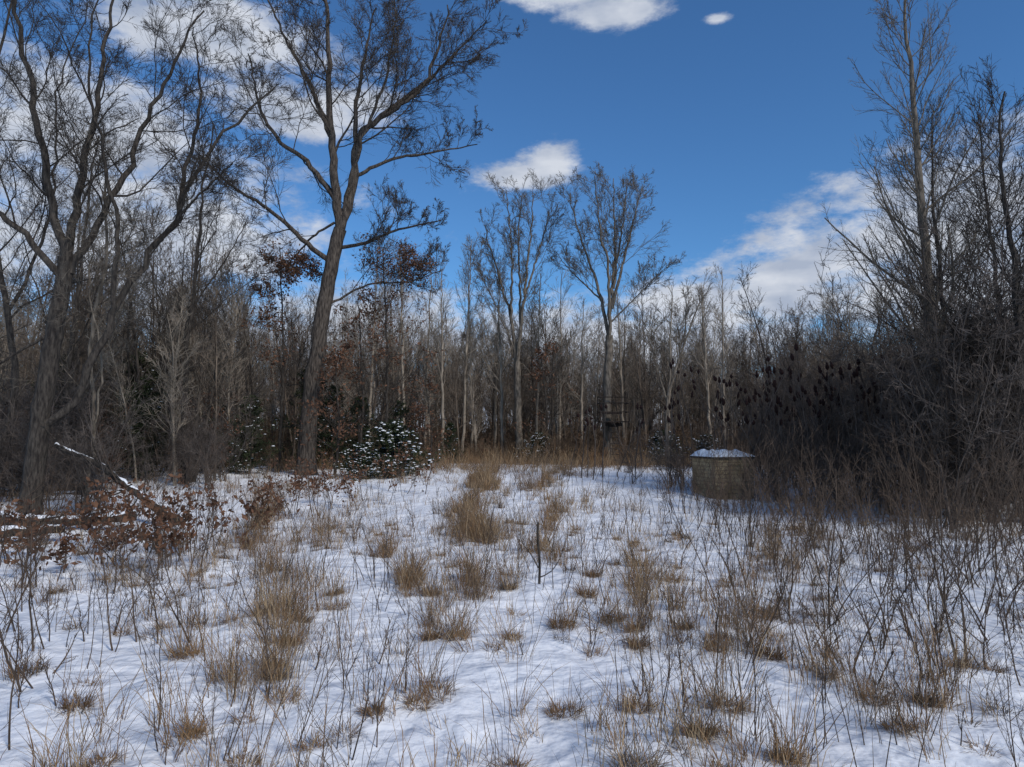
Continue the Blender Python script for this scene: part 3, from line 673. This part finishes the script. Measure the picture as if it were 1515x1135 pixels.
clouds = [(.6, 20.8, 6.0, 1.3), (3.6, 22.0, 3.0, 2.0), (9.0, 32.2, 4.5, 1.3), (4, 34.3, 7, 1.6), (-18.5, 25, 9, 2.4), (-30, 14, 16, 8.5), (-33, 21, 12, 4), (-25, 29, 11, 2.8), (-14, 26, 5, 1.2),
          (35, 14.8, 14, 5.5), (28, 13.4, 10, 4.4), (22, 11.4, 9, 3.4), (13, 11.0, 6, 2.0), (8, 7.0, 24, 4.6), (-14, 8, 17, 5.0), (17.5, 31, 1.5, .5), (40, 10, 20, 7), (-38, 33, 10, 3), (0, 1, 60, 7),
          (110, 25, 40, 14), (-120, 30, 45, 16), (175, 45, 40, 18)]  # unseen clouds beside and behind the camera, added for white fill light
fld = None
for (a0, e0, ww, hh_) in clouds:
    s1 = N.new('ShaderNodeVectorMath'); s1.operation = 'SUBTRACT'; Lk.new(ae.outputs[0], s1.inputs[0]); s1.inputs[1].default_value = (a0, e0, 0)
    s2 = N.new('ShaderNodeVectorMath'); s2.operation = 'DIVIDE'; Lk.new(s1.outputs[0], s2.inputs[0]); s2.inputs[1].default_value = (ww, hh_, 1)
    s3 = N.new('ShaderNodeVectorMath'); s3.operation = 'LENGTH'; Lk.new(s2.outputs[0], s3.inputs[0])
    v = math_('SUBTRACT', 1.0, s3.outputs['Value'])
    fld = v if fld is None else math_('MAXIMUM', fld, v)
mpn = N.new('ShaderNodeMapping'); mpn.inputs['Scale'].default_value = (1, 1, 2.2); Lk.new(tc.outputs['Generated'], mpn.inputs[0])
nz = N.new('ShaderNodeTexNoise'); nz.inputs['Scale'].default_value = 10; nz.inputs['Detail'].default_value = 8; nz.inputs['Roughness'].default_value = .66; Lk.new(mpn.outputs[0], nz.inputs['Vector'])
dens = math_('MULTIPLY_ADD', math_('SUBTRACT', nz.outputs['Fac'], .5), 2.5, fld)
mrd = N.new('ShaderNodeMapRange'); mrd.interpolation_type = 'SMOOTHSTEP'; mrd.inputs['From Min'].default_value = -.12; mrd.inputs['From Max'].default_value = .62; Lk.new(dens, mrd.inputs['Value'])
nz2 = N.new('ShaderNodeTexNoise'); nz2.inputs['Scale'].default_value = 14; nz2.inputs['Detail'].default_value = 4; Lk.new(mpn.outputs[0], nz2.inputs['Vector'])
cc = N.new('ShaderNodeValToRGB'); cc.color_ramp.elements[0].position = .35; cc.color_ramp.elements[1].position = .65
cc.color_ramp.elements[0].color = (.38, .44, .56, 1); cc.color_ramp.elements[1].color = (.62, .66, .74, 1); Lk.new(nz2.outputs['Fac'], cc.inputs[0])
cs = N.new('ShaderNodeVectorMath'); cs.operation = 'SCALE'; cs.inputs['Scale'].default_value = 9.4; Lk.new(cc.outputs[0], cs.inputs[0])
mxw = N.new('ShaderNodeMix'); mxw.data_type = 'RGBA'; Lk.new(mrd.outputs[0], mxw.inputs['Factor']); Lk.new(tint.outputs[0], mxw.inputs[6]); Lk.new(cs.outputs[0], mxw.inputs[7])
Lk.new(mxw.outputs[2], bg.inputs['Color'])

sv = Vector((math.sin(math.radians(AZ)) * math.cos(math.radians(EL)), math.cos(math.radians(AZ)) * math.cos(math.radians(EL)), math.sin(math.radians(EL))))
ld = bpy.data.lights.new('sun', 'SUN'); ld.energy = 2.6; ld.angle = math.radians(8); ld.color = (1, .94, .87)
lo = bpy.data.objects.new('sun', ld); lo.rotation_euler = sv.to_track_quat('Z', 'Y').to_euler(); scene.collection.objects.link(lo)

cd = bpy.data.cameras.new('camera'); cd.lens = 24; cd.sensor_width = 36; cd.clip_end = 4000
co = bpy.data.objects.new('camera', cd); co.location = (0, 0, 2.4); co.rotation_euler = (math.radians(94.1), 0, 0); scene.collection.objects.link(co)
scene.camera = co
scene.view_settings.view_transform = 'Standard'; scene.view_settings.look = 'None'; scene.view_settings.exposure = 0
